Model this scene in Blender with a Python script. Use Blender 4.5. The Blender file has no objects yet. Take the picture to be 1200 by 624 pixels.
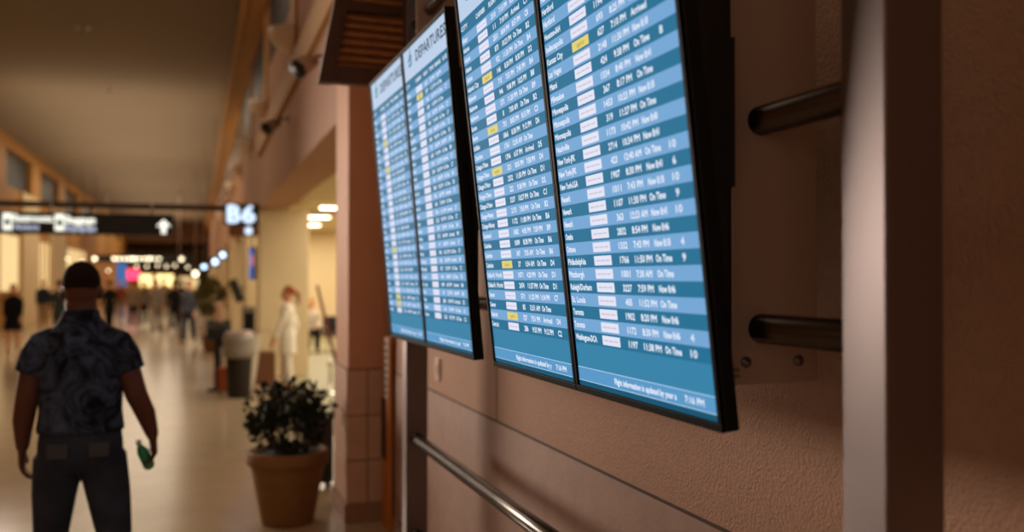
import bpy, bmesh, math, random
from mathutils import Vector, Matrix
R_ = random.Random(7)
C = bpy.context.scene.collection
PI = math.pi
CAMH = 1.80
# ------------------------------------------------------------------ helpers
def srgb(r, g, b):
    f = lambda c: (c/12.92 if c <= .04045 else ((c+.055)/1.055)**2.4)
    return (f(r/255), f(g/255), f(b/255), 1)

def mat(name, col, rough=.6, metal=0., emis=None, estr=1., noise=0., nscale=8., bump=0., bscale=40., spec=.5, col2=None, aniso=0.):
    m = bpy.data.materials.new(name); m.use_nodes = True
    nt = m.node_tree; b = nt.nodes['Principled BSDF']
    b.inputs['Base Color'].default_value = col
    b.inputs['Roughness'].default_value = rough
    b.inputs['Metallic'].default_value = metal
    b.inputs['Specular IOR Level'].default_value = spec
    if aniso: b.inputs['Anisotropic'].default_value = aniso
    if emis:
        b.inputs['Emission Color'].default_value = emis
        b.inputs['Emission Strength'].default_value = estr
    tc = None
    if noise or bump or col2:
        tc = nt.nodes.new('ShaderNodeTexCoord')
    if noise or col2:
        n = nt.nodes.new('ShaderNodeTexNoise'); n.inputs['Scale'].default_value = nscale; n.inputs['Detail'].default_value = 4
        nt.links.new(tc.outputs['Object'], n.inputs['Vector'])
        r = nt.nodes.new('ShaderNodeValToRGB')
        c2 = col2 or tuple(c*(1-noise) for c in col[:3])+(1,)
        r.color_ramp.elements[0].color = c2; r.color_ramp.elements[1].color = col
        r.color_ramp.elements[0].position = .35; r.color_ramp.elements[1].position = .65
        nt.links.new(n.outputs['Fac'], r.inputs['Fac']); nt.links.new(r.outputs['Color'], b.inputs['Base Color'])
    if bump:
        n2 = nt.nodes.new('ShaderNodeTexNoise'); n2.inputs['Scale'].default_value = bscale; n2.inputs['Detail'].default_value = 3
        nt.links.new(tc.outputs['Object'], n2.inputs['Vector'])
        bp = nt.nodes.new('ShaderNodeBump'); bp.inputs['Strength'].default_value = bump; bp.inputs['Distance'].default_value = .01
        nt.links.new(n2.outputs['Fac'], bp.inputs['Height']); nt.links.new(bp.outputs['Normal'], b.inputs['Normal'])
    return m

class MB:
    """collects shapes; build() links them as ONE mesh object"""
    def __init__(s): s.v = []; s.f = []; s.mi = []; s.sm = []
    def add(s, vs, fs, mi=0, smooth=False):
        o = len(s.v); s.v += [tuple(v) for v in vs]
        for f in fs: s.f.append([o+i for i in f]); s.mi.append(mi); s.sm.append(smooth)
        return s
    def box(s, x0, x1, y0, y1, z0, z1, mi=0):
        vs = [(x, y, z) for z in (z0, z1) for y in (y0, y1) for x in (x0, x1)]
        return s.add(vs, [(0,2,3,1),(4,5,7,6),(0,1,5,4),(2,6,7,3),(0,4,6,2),(1,3,7,5)], mi)
    def bbox(s, x0, x1, y0, y1, z0, z1, b=.005, mi=0, seg=2):
        bm = bmesh.new(); bmesh.ops.create_cube(bm, size=1)
        for v in bm.verts: v.co = Vector(((x0+x1)/2+v.co.x*(x1-x0), (y0+y1)/2+v.co.y*(y1-y0), (z0+z1)/2+v.co.z*(z1-z0)))
        bmesh.ops.bevel(bm, geom=bm.edges[:], offset=b, segments=seg, profile=.5, affect='EDGES')
        bm.verts.index_update(); s.add([v.co.copy() for v in bm.verts], [[v.index for v in f.verts] for f in bm.faces], mi); bm.free(); return s
    def quad(s, a, b, c, d, mi=0): return s.add([a, b, c, d], [(0,1,2,3)], mi)
    def rect(s, x0, x1, y0, y1, z, mi=0): return s.quad((x0,y0,z),(x1,y0,z),(x1,y1,z),(x0,y1,z), mi)
    def prism(s, poly, axis, a0, a1, mi=0):
        """poly: 2D points in the plane normal to axis ('x','y','z')"""
        def P(p, a): return {'x': (a, p[0], p[1]), 'y': (p[0], a, p[1]), 'z': (p[0], p[1], a)}[axis]
        n = len(poly); vs = [P(p, a0) for p in poly]+[P(p, a1) for p in poly]
        fs = [list(range(n))[::-1], list(range(n, 2*n))]+[(i, (i+1) % n, n+(i+1) % n, n+i) for i in range(n)]
        return s.add(vs, fs, mi)
    def tube(s, pts, rad, seg=12, mi=0, cap=True, side=(1,0,0)):
        pts = [Vector(p) for p in pts]; n = len(pts); rr = []
        for i in range(n):
            r = rad[i] if isinstance(rad, (list, tuple)) and len(rad) == n else rad
            rr.append(r if isinstance(r, (list, tuple)) else (r, r))
        P = []; Q = []; T = []
        for i in range(n):
            t = (pts[min(i+1, n-1)]-pts[max(i-1, 0)]).normalized(); P.append(pts[i]); Q.append(rr[i]); T.append(t)
        if cap:
            h = []; e = []
            for a, k in ((.45, .9), (.8, .6), (.98, .2)):
                m0 = min(Q[0]); m1 = min(Q[-1])
                h.insert(0, (P[0]-T[0]*m0*a, (Q[0][0]*k, Q[0][1]*k), T[0])); e.append((P[-1]+T[-1]*m1*a, (Q[-1][0]*k, Q[-1][1]*k), T[-1]))
            P, Q, T = [x[0] for x in h]+P+[x[0] for x in e], [x[1] for x in h]+Q+[x[1] for x in e], [x[2] for x in h]+T+[x[2] for x in e]
        S = Vector(side); vs = []
        for p, q, t in zip(P, Q, T):
            a = S-t*t.dot(S)
            if a.length < .2: a = Vector((0,1,0))-t*t.y
            if a.length < .2: a = Vector((0,0,1))-t*t.z
            a.normalize(); b = t.cross(a)
            for k in range(seg):
                an = 2*PI*k/seg; vs.append(p+a*q[0]*math.cos(an)+b*q[1]*math.sin(an))
        fs = []
        for i in range(len(P)-1):
            for k in range(seg): fs.append((i*seg+k, i*seg+(k+1) % seg, (i+1)*seg+(k+1) % seg, (i+1)*seg+k))
        fs.append(list(range(seg))[::-1]); fs.append([(len(P)-1)*seg+k for k in range(seg)])
        return s.add(vs, fs, mi, True)
    def cyl(s, p, q, r, seg=20, mi=0, r2=None):
        return s.tube([p, q], [r, r if r2 is None else r2], seg, mi, cap=False)
    def lathe(s, prof, c=(0,0,0), seg=32, mi=0):
        vs = []; fs = []; n = len(prof)
        for r, z in prof:
            for k in range(seg):
                a = 2*PI*k/seg; vs.append((c[0]+r*math.cos(a), c[1]+r*math.sin(a), c[2]+z))
        for i in range(n-1):
            for k in range(seg): fs.append((i*seg+k, i*seg+(k+1) % seg, (i+1)*seg+(k+1) % seg, (i+1)*seg+k))
        fs.append(list(range(seg))[::-1]); fs.append([(n-1)*seg+k for k in range(seg)])
        return s.add(vs, fs, mi, True)
    def ball(s, c, r, seg=14, mi=0):
        if not isinstance(r, (tuple, list)): r = (r, r, r)
        n = 9; vs = []; fs = []
        for i in range(1, n):
            th = PI*i/n
            for k in range(seg):
                a = 2*PI*k/seg; vs.append((c[0]+r[0]*math.sin(th)*math.cos(a), c[1]+r[1]*math.sin(th)*math.sin(a), c[2]-r[2]*math.cos(th)))
        for i in range(n-2):
            for k in range(seg): fs.append((i*seg+k, i*seg+(k+1) % seg, (i+1)*seg+(k+1) % seg, (i+1)*seg+k))
        b = len(vs); vs += [(c[0], c[1], c[2]-r[2]), (c[0], c[1], c[2]+r[2])]
        for k in range(seg): fs.append((b, (k+1) % seg, k)); fs.append((b+1, (n-2)*seg+k, (n-2)*seg+(k+1) % seg))
        return s.add(vs, fs, mi, True)
    def build(s, name, mats, parent=None, loc=None, world=False, flat=False):
        me = bpy.data.meshes.new(name); vs = s.v
        if world and parent is not None:
            inv = parent.matrix_world.inverted(); vs = [tuple(inv @ Vector(v)) for v in vs]
        me.from_pydata(vs, [], s.f)
        for m in (mats if isinstance(mats, (list, tuple)) else [mats]): me.materials.append(m)
        for p, mi, sm in zip(me.polygons, s.mi, s.sm): p.material_index = mi; p.use_smooth = sm and not flat
        me.update()
        o = bpy.data.objects.new(name, me); C.objects.link(o)
        if parent is not None: o.parent = parent
        if loc: o.location = loc
        return o

def empty(name, label, cat, loc=(0,0,0), rz=0, group=None, mw=None):
    o = bpy.data.objects.new(name, None); C.objects.link(o); o.empty_display_size = .1
    if mw is not None: o.matrix_world = mw
    else: o.location = loc; o.rotation_euler = (0, 0, rz)
    tag(o, label, cat, group)
    o.matrix_basis = o.matrix_basis
    bpy.context.view_layer.update()
    return o
def tag(o, label, cat, group=None):
    o['label'] = label; o['category'] = cat
    if group: o['group'] = group
    return o
def struct(name, mb, m):
    o = mb.build(name, m); o['kind'] = 'structure'; return o
def copy_tree(o, parent=None):
    c = o.copy(); C.objects.link(c)
    if parent is not None: c.parent = parent
    for ch in list(o.children): copy_tree(ch, c)
    return c

# ------------------------------------------------------------------ camera
F_PX, YAW, PITCH = 1116.7, .3190, .0124
cam = bpy.data.cameras.new('camera'); co = bpy.data.objects.new('camera', cam); C.objects.link(co)
cam.sensor_width = 36; cam.lens = F_PX/1200*36; cam.clip_start = .05; cam.clip_end = 400
co.location = (0, 0, CAMH); co.rotation_euler = (PI/2+PITCH, 0, -YAW)
bpy.context.scene.camera = co
cam.dof.use_dof = True; cam.dof.focus_distance = 2.5; cam.dof.aperture_fstop = 1.6
_fw = Vector((math.sin(YAW)*math.cos(PITCH), math.cos(YAW)*math.cos(PITCH), math.sin(PITCH)))
_r = Vector((math.cos(YAW), -math.sin(YAW), 0)); _u = _r.cross(_fw)
def ray(x, y): return _fw+_r*((x-600)/F_PX)-_u*((y-312)/F_PX)
def atY(x, y, Y): d = ray(x, y); p = d*(Y/d.y); p.z += CAMH; return p
def atX(x, y, X): d = ray(x, y); p = d*(X/d.x); p.z += CAMH; return p
def atZ(x, y, Z): d = ray(x, y); p = d*((Z-CAMH)/d.z); p.z += CAMH; return p

# ------------------------------------------------------------------ materials
M_floor = mat('polished_terrazzo', srgb(186, 164, 134), rough=.2, noise=.10, nscale=2.5, spec=.5)
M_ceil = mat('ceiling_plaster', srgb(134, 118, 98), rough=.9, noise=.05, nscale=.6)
M_pink = mat('pink_painted_wall', srgb(180, 132, 102), rough=.75, noise=.05, nscale=3)
M_stucco = mat('stucco_wall', srgb(190, 148, 122), rough=.8, bump=.55, bscale=110, noise=.08, nscale=30)
M_wains = mat('stone_wainscot', srgb(172, 136, 118), rough=.6, noise=.12, nscale=9, bump=.12, bscale=60)
M_cream = mat('cream_wall', srgb(222, 200, 158), rough=.75, noise=.04, nscale=2)
M_gold = mat('ochre_trim', srgb(180, 128, 52), rough=.6, noise=.08, nscale=4)
M_groove = mat('dark_groove', srgb(70, 45, 32), rough=.8)
M_glassdk = mat('dark_window_glass', srgb(24, 26, 22), rough=.4, spec=.15)
M_steel = mat('brushed_steel', srgb(134, 124, 124), rough=.42, metal=1., bump=.03, bscale=300)
M_steel2 = mat('satin_steel_plate', srgb(176, 156, 144), rough=.5, metal=.35)
M_rod = mat('dark_steel_rod', srgb(92, 86, 82), rough=.25, metal=1.)
M_black = mat('black_plastic', srgb(11, 11, 12), rough=.5, spec=.25)
M_bezel = mat('bezel_black', srgb(9, 9, 10), rough=.6, spec=.5); M_bezel.node_tree.nodes['Principled BSDF'].inputs['IOR'].default_value = 1.12
M_blackm = mat('black_matte_metal', srgb(16, 15, 15), rough=.5)
M_wood = mat('dark_stained_wood', srgb(84, 50, 28), rough=.5, noise=.3, nscale=12)
M_slat = mat('louvre_slat_wood', srgb(190, 130, 80), rough=.5, noise=.25, nscale=20)
M_terra = mat('terracotta', srgb(146, 104, 56), rough=.75, noise=.15, nscale=14)
M_soil = mat('soil', srgb(30, 22, 15), rough=1, bump=.5, bscale=60)
M_leaf = mat('dark_leaf', srgb(38, 48, 22), rough=.6, noise=.4, nscale=30, spec=.3)
M_leaf2 = mat('olive_leaf', srgb(112, 108, 52), rough=.6, noise=.3, nscale=20, spec=.3)
M_stem = mat('stem', srgb(62, 48, 28), rough=.8)
M_tile = mat('pink_stone_tile', srgb(212, 170, 144), rough=.5, noise=.1, nscale=10)
M_base = mat('base_stone', srgb(160, 120, 94), rough=.4, noise=.1, nscale=10)
M_joint = mat('tile_joint', srgb(96, 64, 46), rough=.9)
M_sconce = mat('white_plaster_bowl', srgb(225, 205, 185), rough=.5)
M_orange = mat('orange_panel', srgb(196, 116, 34), rough=.5)
M_white = mat('white_paint', srgb(225, 220, 208), rough=.5)
M_chrome = mat('chrome', srgb(225, 222, 216), rough=.08, metal=1.)
M_bag = mat('clear_liner', srgb(150, 144, 134), rough=.3)
M_sack = mat('pale_sack', srgb(226, 214, 194), rough=.7)
M_bin = mat('dark_bin', srgb(26, 20, 16), rough=.5)
M_carpet = mat('gate_carpet', srgb(156, 148, 112), rough=.55, noise=.08, nscale=12)
def emi(name, col, s=1., base=(0.01,0.01,0.01,1), rough=.35, spec=.25): return mat(name, base, rough=rough, emis=col, estr=s, spec=spec)
E_lamp = emi('lamp_glow', srgb(255, 240, 205), 9.)
E_white = emi('sign_white', srgb(250, 248, 232), 1.4)
E_blue = emi('sign_bluewhite', srgb(205, 226, 250), 1.5)
E_bok = emi('small_lamp_glow', srgb(255, 236, 196), 5.)
E_bokb = emi('blue_lamp_glow', srgb(190, 220, 255), 4.)
E_grey = emi('sign_grey', srgb(190, 196, 215), 1.0)
E_shop = emi('shop_glow', srgb(250, 214, 150), 1.)
E_shop2 = emi('shop_glow_bright', srgb(255, 226, 150), 2.2)
E_pink = emi('pink_sign', srgb(255, 60, 100), 2.4)
E_bsign = emi('blue_sign', srgb(60, 110, 170), 1.)

# ------------------------------------------------------------------ text
_tc = {}
def glyphs(txt):
    if txt not in _tc:
        cu = bpy.data.curves.new('t', 'FONT'); cu.body = txt; cu.size = 1; cu.resolution_u = 2
        ob = bpy.data.objects.new('t', cu)
        me = bpy.data.meshes.new_from_object(ob)
        vs = [v.co.copy() for v in me.vertices]; fs = [list(p.vertices) for p in me.polygons]
        bpy.data.meshes.remove(me); bpy.data.objects.remove(ob); bpy.data.curves.remove(cu)
        _tc[txt] = (vs, fs)
    return _tc[txt]
def text(mb, txt, x, y, h, w, z, mi=0, T=None, centre=False, bold=0.):
    """text fitted in a w x h box whose lower-left corner is (x, y) (cap height = h)"""
    vs, fs = glyphs(txt)
    if not vs: return
    x0 = min(v.x for v in vs); x1 = max(v.x for v in vs)
    sx = w/(x1-x0); sy = h/.70
    for dx, dy, dz in (((0,0,0),) if not bold else ((-bold,0,0),(bold,0,.00004),(0,bold,.00008),(0,-bold,.00012))):
        out = [((v.x-x0)*sx+x+dx, v.y*sy+y+dy, z+dz) for v in vs]
        if T: out = [T(*p) for p in out]
        mb.add(out, fs, mi)

# ------------------------------------------------------------------ setting
WX = 1.33      # near wall
HX = 1.06      # hall face of the upper wall, column and piers
LX = -6.25
CZ = 6.75
EX = .72       # right edge of the ceiling
struct('floor', MB().box(-9, 9, -5, 112, -.2, 0), M_floor)
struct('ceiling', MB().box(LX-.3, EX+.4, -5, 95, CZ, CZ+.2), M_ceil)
# near wall and its lower panel
struct('wall_right', MB().box(WX, WX+.3, -5, 7.3, 1.135, 3.6), M_stucco)
struct('wall_right_lower', MB().box(WX-.004, WX+.3, -5, 7.3, 0, 1.125), M_wains)
struct('trim_1', MB().box(WX-.002, WX+.3, -5, 7.2, 1.125, 1.135), M_groove)
struct('trim_2', MB().box(WX-.0015, WX+.01, 4.25, 4.258, 1.135, 3.6), M_groove)
struct('ceiling_recess', MB().box(1.04, WX+.3, -5, 7.07, 3.6, 3.7), M_wood)
struct('wall_back', MB().box(LX-.3, WX+.3, -5.2, -5, 0, CZ), M_pink)
# upper wall over the opening
u = MB(); u.box(HX, HX+.5, 7.72, 17.8, 1.8+1.25, CZ); u.box(HX, HX+.5, -5, 7.07, 3.7, CZ)
u.box(HX, HX+.5, 17.8, 95, 3.05, CZ)
struct('wall_right_upper', u, M_pink)
# ceiling edge fascia
struct('trim_3', MB().box(EX, HX, -5, 95, 6.2, CZ).box(EX-.04, EX+.02, -5, 95, 6.15, 6.3), M_gold)
# cornice
struct('trim_4', MB().box(HX-.06, HX, -5, 17.7, 3.98, 4.3), M_gold)
# column
c = MB(); c.bbox(HX, WX+.23, 7.07, 7.72, 0, CZ, .004)
struct('wall_column', c, mat('column_paint', srgb(212, 156, 122), rough=.7, noise=.05, nscale=3))
t = MB(); zs = [.13, .45, .78, 1.12]
for i in range(3):
    t.bbox(HX-.012, HX+.14, 7.055, 7.735, zs[i]+.004, zs[i+1]-.004, .004)
    t.bbox(HX+.148, WX+.0, 7.055, 7.735, zs[i]+.004, zs[i+1]-.004, .004)
struct('trim_5', t, M_tile)
struct('trim_6', MB().box(HX-.006, WX+.02, 7.062, 7.728, .0, 1.125), M_joint)
struct('baseboard_column', MB().bbox(HX-.03, WX, 7.03, 7.76, 0, .13, .006), M_base)
struct('baseboard_right', MB().box(WX-.02, WX, -5, 7.03, 0, .12), M_base)
# clerestory on the right: dark glass between pilasters
SCY = [6.6, 11.2, 15.9, 20.5, 25.2, 29.8, 34.5, 39.1, 43.8, 48.4]
g = MB()
for i, y in enumerate(SCY):
    w = MB(); w.box(HX-.012, HX-.002, y+.45, y+3.9, 5.1, 6.05)
    o = struct('window_%d' % (i+1), w, M_glassdk)
p = MB()
for y in SCY: p.box(HX-.03, HX, y-.3, y+.3, 4.3, 6.2)
struct('trim_7', p, M_gold)
# pier and further right-hand wall
struct('wall_pier', MB().bbox(HX, 1.95, 17.8, 18.5, 0, 3.05, .015), M_cream)
f = MB()
for y0, y1 in ((22.5, 25.), (31, 34.5), (41, 45), (52, 58), (63, 70), (75, 95)): f.box(HX, HX+.5, y0, y1, 0, 3.05)
struct('wall_right_far', f, M_cream)
# gate lounge behind the opening
struct('floor_gate', MB().box(1.5, 6.5, 9.5, 30, 0, .004), M_carpet)
struct('wall_gate_back', MB().box(1.95, 6.7, 29, 29.2, 0, 3.3), M_cream)
struct('wall_gate_right', MB().box(6.5, 6.7, 6, 29, 0, 3.3), M_cream)
struct('wall_gate_near', MB().box(WX+.3, 6.7, 7.4, 7.6, 0, 3.3), M_cream)
struct('ceiling_gate', MB().box(HX+.5, 6.7, 7.4, 29.2, 3.2, 3.3), M_cream)
struct('wall_shops_back', MB().box(2.6, 2.8, 29.2, 95, 0, 3.3), M_cream)
struct('ceiling_shops', MB().box(HX+.5, 2.8, 29.2, 95, 3.2, 3.3), M_cream)
# left wall with clerestory windows
lw = MB(); lw.box(LX-.3, LX, -5, 95, 0, 5.0); lw.box(LX-.3, LX, -5, 95, 6.35, CZ)
ys = [36.5+7.7*i for i in range(-5, 7)]
prev = -5
for y in ys:
    lw.box(LX-.3, LX, prev, y, 5.0, 6.35); prev = y+5.4
lw.box(LX-.3, LX, prev, 95, 5.0, 6.35)
struct('wall_left', lw, M_gold)
for i, y in enumerate(ys):
    w = MB(); w.box(LX-.2, LX-.18, y, y+5.4, 5.0, 6.35)
    struct('window_%d' % (i+20), w, M_glassdk)
# bulkhead and hall beyond
struct('wall_bulkhead', MB().box(-9, 3, 95, 95.6, 5.1, CZ), mat('bulkhead', srgb(150, 112, 80), rough=.8))
struct('ceiling_far', MB().box(-9, 3, 95.6, 110, 5.1, 5.3), mat('far_ceiling', srgb(70, 58, 48), rough=.8))
struct('wall_far_left', MB().box(-9.2, -9, 95, 110, 0, 5.1), M_cream)
struct('wall_far_right', MB().box(2.8, 3, 95, 110, 0, 5.1), M_cream)
struct('wall_end', MB().box(-9, 3, 110, 110.2, 0, 5.1), M_cream)

# ------------------------------------------------------------------ departures displays
W, H = .70, 1.235
A = (.9004, 4.5931, -.2879, -.0153, .0874); B = (.9098, 2.9266, -.2834, -.0025, .1117)
COLS = {
 'bg': srgb(54, 130, 168), 'dark': srgb(34, 112, 148), 'light': srgb(116, 166, 212), 'foot': srgb(88, 152, 200),
 'line': srgb(175, 212, 240), 'head': srgb(186, 206, 232), 'white': srgb(226, 228, 246), 'yellow': srgb(224, 208, 116),
 'txt': srgb(222, 232, 248), 'title': srgb(16, 60, 84), 'bird': srgb(40, 130, 150), 'logo': srgb(204, 196, 212), 'yl': srgb(150, 130, 60), 'panel': srgb(20, 84, 112)}
EM = {k: emi('screen_'+k, c, 1., rough=.55, spec=.5) for k, c in COLS.items()}
for m_ in EM.values(): m_.node_tree.nodes['Principled BSDF'].inputs['IOR'].default_value = 1.04
KEYS = list(COLS)
rows3 = [("Albany",'w',"2310","7:15 PM","8:20 PM","C2"),("Atlanta",'w',"11","7:10 PM","Arrived","C1"),("Atlanta",'w',"2551","8:04 PM","8:57 PM","C8"),("Atlanta",'w',"873","10:23 PM","On Time","B2"),
 ("Atlanta",'w',"922","11:20 PM","On Time","B4"),("Atlantic City",'y',"146","8:30 PM","8:30 PM","D2"),("Baltimore",'w',"715","7:53 PM","7:45 PM","B4"),("Baltimore",'w',"946","9:08 PM","10:25 PM","B8"),
 ("Baltimore",'w',"573","11:20 PM","On Time","B9"),("Boston",'w',"8","7:00 AM","On Time","B2"),("Boston",'y',"731","8:05 PM","8:15 PM","C3"),("Buffalo",'w',"1866","8:38 PM","9:12 PM","D6"),
 ("Charlotte",'w',"1761","12:30 AM","On Time",""),("Chicago-O'Hare",'w',"1396","6:57 PM","Arrived","D5"),("Chicago-O'Hare",'y',"321","8:05 PM","7:58 PM","D4"),("Chicago-O'Hare",'w',"2332","11:50 PM","On Time","D1"),
 ("Chicago-O'Hare",'w',"222","9:38 PM","On Time","D2"),("Chicago-O'Hare",'w',"3237","10:27 PM","On Time","C1"),("Chicago-Midway",'w',"2173","7:50 PM","On Time","B2"),("Chicago-Midway",'w',"1172","11:08 PM","On Time","B6"),
 ("Cleveland",'w',"1082","4:05 PM","7:59 PM","B9"),("Columbus",'w',"1009","8:38 PM","On Time","B6"),("Columbus",'w',"347","7:55 AM","On Time","B6"),("Columbus",'y',"37","1:54 AM","On Time","D4"),
 ("Dallas-Ft. Worth",'w',"1071","4:20 PM","On Time","D1"),("Dallas-Ft. Worth",'w',"2474","11:57 PM","On Time","D1"),("Denver",'w',"571","11:23 PM","11:34 PM","C7"),("Denver",'w',"85","12:51 AM","On Time",""),
 ("Detroit",'y',"727","7:51 PM","Arrived","D4"),("Detroit",'w',"286","9:33 PM","9:12 PM","C2")]
rows4 = [("Ft. Myers",'w',"1190","8:05 PM","On Time","8"),("Greensboro",'w',"482","9:15 PM","On Time","4"),("Hartford",'w',"1286","7:35 PM","Now 8:04","6"),("Hartford",'w',"354","8:40 PM","On Time",""),
 ("Hartford",'w',"1194","9:23 PM","Now 9:40",""),("Houston-IAH",'w',"1194","8:12 PM","On Time","9"),("Indianapolis",'w',"693","8:25 PM","Now 8:50",""),("Kansas City",'y',"627","7:10 PM","Arrived",""),
 ("Las Vegas",'w',"2148","11:30 PM","Now 8:18",""),("Miami",'w',"424","9:38 PM","On Time","8"),("Milwaukee",'w',"1334","8:40 PM","Now 8:41",""),("Minneapolis",'w',"367","8:17 PM","On Time",""),
 ("Minneapolis",'w',"1453","10:23 PM","Now 8:18",""),("Minneapolis",'w',"319","11:27 PM","On Time",""),("Nashville",'w',"1173","10:42 PM","Now 8:40",""),("New York-JFK",'w',"2714","10:34 PM","Now 8:41",""),
 ("New York-JFK",'w',"423","12:40 AM","On Time","10"),("New York-LGA",'w',"1907","8:30 PM","Now 8:41","6"),("Newark",'w',"1011","7:43 PM","Now 8:18","10"),("Newark",'w',"1107","11:30 PM","On Time","9"),
 ("Newark",'w',"363","12:23 AM","Now 8:41","10"),("Omaha",'w',"2832","8:54 PM","Now 8:46",""),("Ottawa",'w',"1332","7:43 PM","Now 8:18","4"),("Philadelphia",'w',"1766","11:50 PM","On Time","9"),
 ("Pittsburgh",'w',"1001","7:30 AM","On Time",""),("Raleigh/Durham",'w',"3227","7:59 PM","Now 8:46",""),("St. Louis",'w',"405","11:52 PM","On Time",""),("Toronto",'w',"1902","8:20 PM","Now 8:46",""),
 ("Toronto",'w',"1172","8:30 PM","Now 8:46","4"),("Washington-DCA",'w',"1197","11:38 PM","On Time","10")]
c1 = ["Albany","Atlanta","Atlanta","Austin","Boston","Boston","Buffalo","Chicago","Chicago","Cleveland","Dallas","Denver","Denver","Detroit","Hartford"]
c2 = ["Houston","Miami","Miami","Nashville","Newark","Newark","New York","New York","Omaha","Orlando","Phoenix","Pittsburgh","St. Louis","Tampa","Toronto"]
def filler(cs, ys, gates):
    out = []; q = random.Random(len(cs[0])*7+gates)
    for i in range(30):
        out.append((cs[i//2], 'y' if i in ys else 'w', str(q.randint(100, 2999)), '%d:%02d PM' % (q.randint(6, 11), q.randint(0, 59)), q.choice(['On Time','On Time','On Time','Arrived','8:40 PM']), q.choice(['B4','C7','D2','B9','C1','']) ))
    return out
rows1 = filler(c1, (4, 8, 20, 27, 28), 3); rows2 = filler(c2, (1,), 4)
PITCH_V = .0309; V0 = .124   # bottom of the last row
def make_display(g, k, rows, label, foot, ttl=True):
    L, y0, hb, rot, t = g
    uu = Vector((-math.sin(rot), -math.cos(rot), 0)); n = Vector((-math.cos(rot), math.sin(rot), 0))
    vv = n*math.sin(t)+Vector((0,0,1))*math.cos(t); ww = uu.cross(vv)
    O = Vector((L, y0, hb+CAMH))+uu*(k*W)
    mw = Matrix(((uu.x, vv.x, ww.x, O.x), (uu.y, vv.y, ww.y, O.y), (uu.z, vv.z, ww.z, O.z), (0,0,0,1)))
    e = empty('flight_display', label, 'screen', mw=mw, group='departure screens in a row')
    MB().bbox(.001, W-.001, 0, H, -.032, -.001, .004).build('housing', M_black, e)
    b = MB(); bw = .016; bb = .017
    b.bbox(.001, W-.001, 0, bb, -.002, .006, .002); b.bbox(.001, W-.001, H-bw, H, -.002, .006, .002)
    b.bbox(.001, bw, bb, H-bw, -.002, .006, .002); b.bbox(W-bw, W-.001, bb, H-bw, -.002, .006, .002)
    b.build('bezel', M_bezel, e)
    x0, x1 = bw, W-bw; K = KEYS.index; s = MB(); aw = x1-x0
    s.rect(x0, x1, bb, H-bw, 0, K('bg'))
    s.rect(x0, x1, bb, .031, .0002, K('panel'))
    s.rect(x0, x1, .031, .0635, .0002, K('foot')); s.rect(x0, x1, .030, .0318, .0004, K('line')); s.rect(x0, x1, .0628, .0646, .0004, K('line'))
    s.rect(x0, x1, 1.051, 1.098, .0002, K('dark')); s.rect(x0, x1, 1.098, H-bw, .0002, K('head'))
    tx = MB(); U = lambda a: a*W
    text(tx, foot, U(.33), .0405, .0135, U(.42), .0008, 0, bold=.0009)
    text(tx, "7:16 PM", U(.80), .0405, .0135, U(.105), .0008, 0, bold=.0009)
    for a, w, h in ((.035, .10, 'CITY'), (.27, .13, 'CARRIER'), (.455, .095, 'FLIGHT'), (.585, .09, 'TIME'), (.70, .12, 'REMARKS'), (.86, .08, 'GATE')):
        text(tx, h, U(a), 1.066, .0135, U(w), .0008, 0, bold=.0009)
    for i, (city, kind, fl, tm, rm, gt) in enumerate(rows):
        v = V0+PITCH_V*(29-i)
        if i % 2 == 0: s.rect(x0, x1, v, v+PITCH_V, .0002, K('light'))
        else: s.rect(x0, x1, v, v+PITCH_V, .0002, K('dark'))
        lx0, lx1 = U(.265), U(.403)
        s.rect(lx0, lx1, v+.0045, v+.0265, .0004, K('yellow' if kind == 'y' else 'white'))
        if kind == 'y': text(s, "spirit", lx0+.028, v+.0105, .011, .042, .0006, K('yl'))
        else:
            for j, (a, bq) in enumerate(((.010, .034), (.037, .060), (.064, .086))): s.rect(lx0+a, lx0+bq, v+.0135, v+.0170, .0006, K('logo'))
        h = .0145; zt = .0008; y = v+.0082
        text(tx, city, U(.034), y, h, min(.0093*len(city), U(.215)), zt, 0, bold=.0009)
        wf = .0108*len(fl); text(tx, fl, U(.50)-wf/2, y, h, wf, zt, 0, bold=.0009)
        text(tx, tm, U(.575), y, h, U(.102) if len(tm) < 8 else U(.113), zt, 0, bold=.0009)
        text(tx, rm, U(.712), y, h, U(.096), zt, 0, bold=.0009)
        if gt: text(tx, gt, U(.878)-.0065*len(gt), y, h, .0125*len(gt), zt, 0, bold=.0009)
    # title and the flying-bird mark on the header band
    text(s, "DEPARTURES", U(.315), 1.146, .042, U(.64), .0006, K('title'), bold=.0014)
    bx, by = U(.13), 1.175
    for poly in ([(0,0),(.022,.012),(.048,.048),(.040,.016),(.062,.014),(.036,.0)], [(.004,-.008),(.034,-.006),(.058,.004),(.050,-.012),(.024,-.018)]):
        s.add([(bx+a*1.35-.008, by+q*1.35-.01, .0006) for a, q in poly], [list(range(len(poly)))], K('bird'))
    sp = s.build('screen_panel', [EM[q] for q in KEYS], e)
    tx.build('screen_text', EM['txt'], sp)
    # wedge-shaped rear mount, vertical at the back
    br = MB(); zt_, zb_ = (.74+CAMH), (-.20+CAMH); XB = .940
    def fx(z): return L+.040-math.tan(t)*(z-CAMH-hb)
    for (q0, q1) in ((.03, .09), (W-.09, W-.03)):
        ya = O.y-q0; yb = O.y-q1
        br.prism([(fx(zb_)+.004, zb_), (XB, zb_), (XB, zt_), (fx(zt_), zt_)], 'y', yb, ya)
    br.prism([(fx(zb_)+.012, zb_+.1), (XB-.01, zb_+.1), (XB-.01, zt_-.1), (fx(zt_-.1)+.01, zt_-.1)], 'y', O.y-W+.05, O.y-.05)
    br.box(.90, .952, O.y-W+.028, O.y-.028, CAMH+.17, CAMH+.45)
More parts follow.
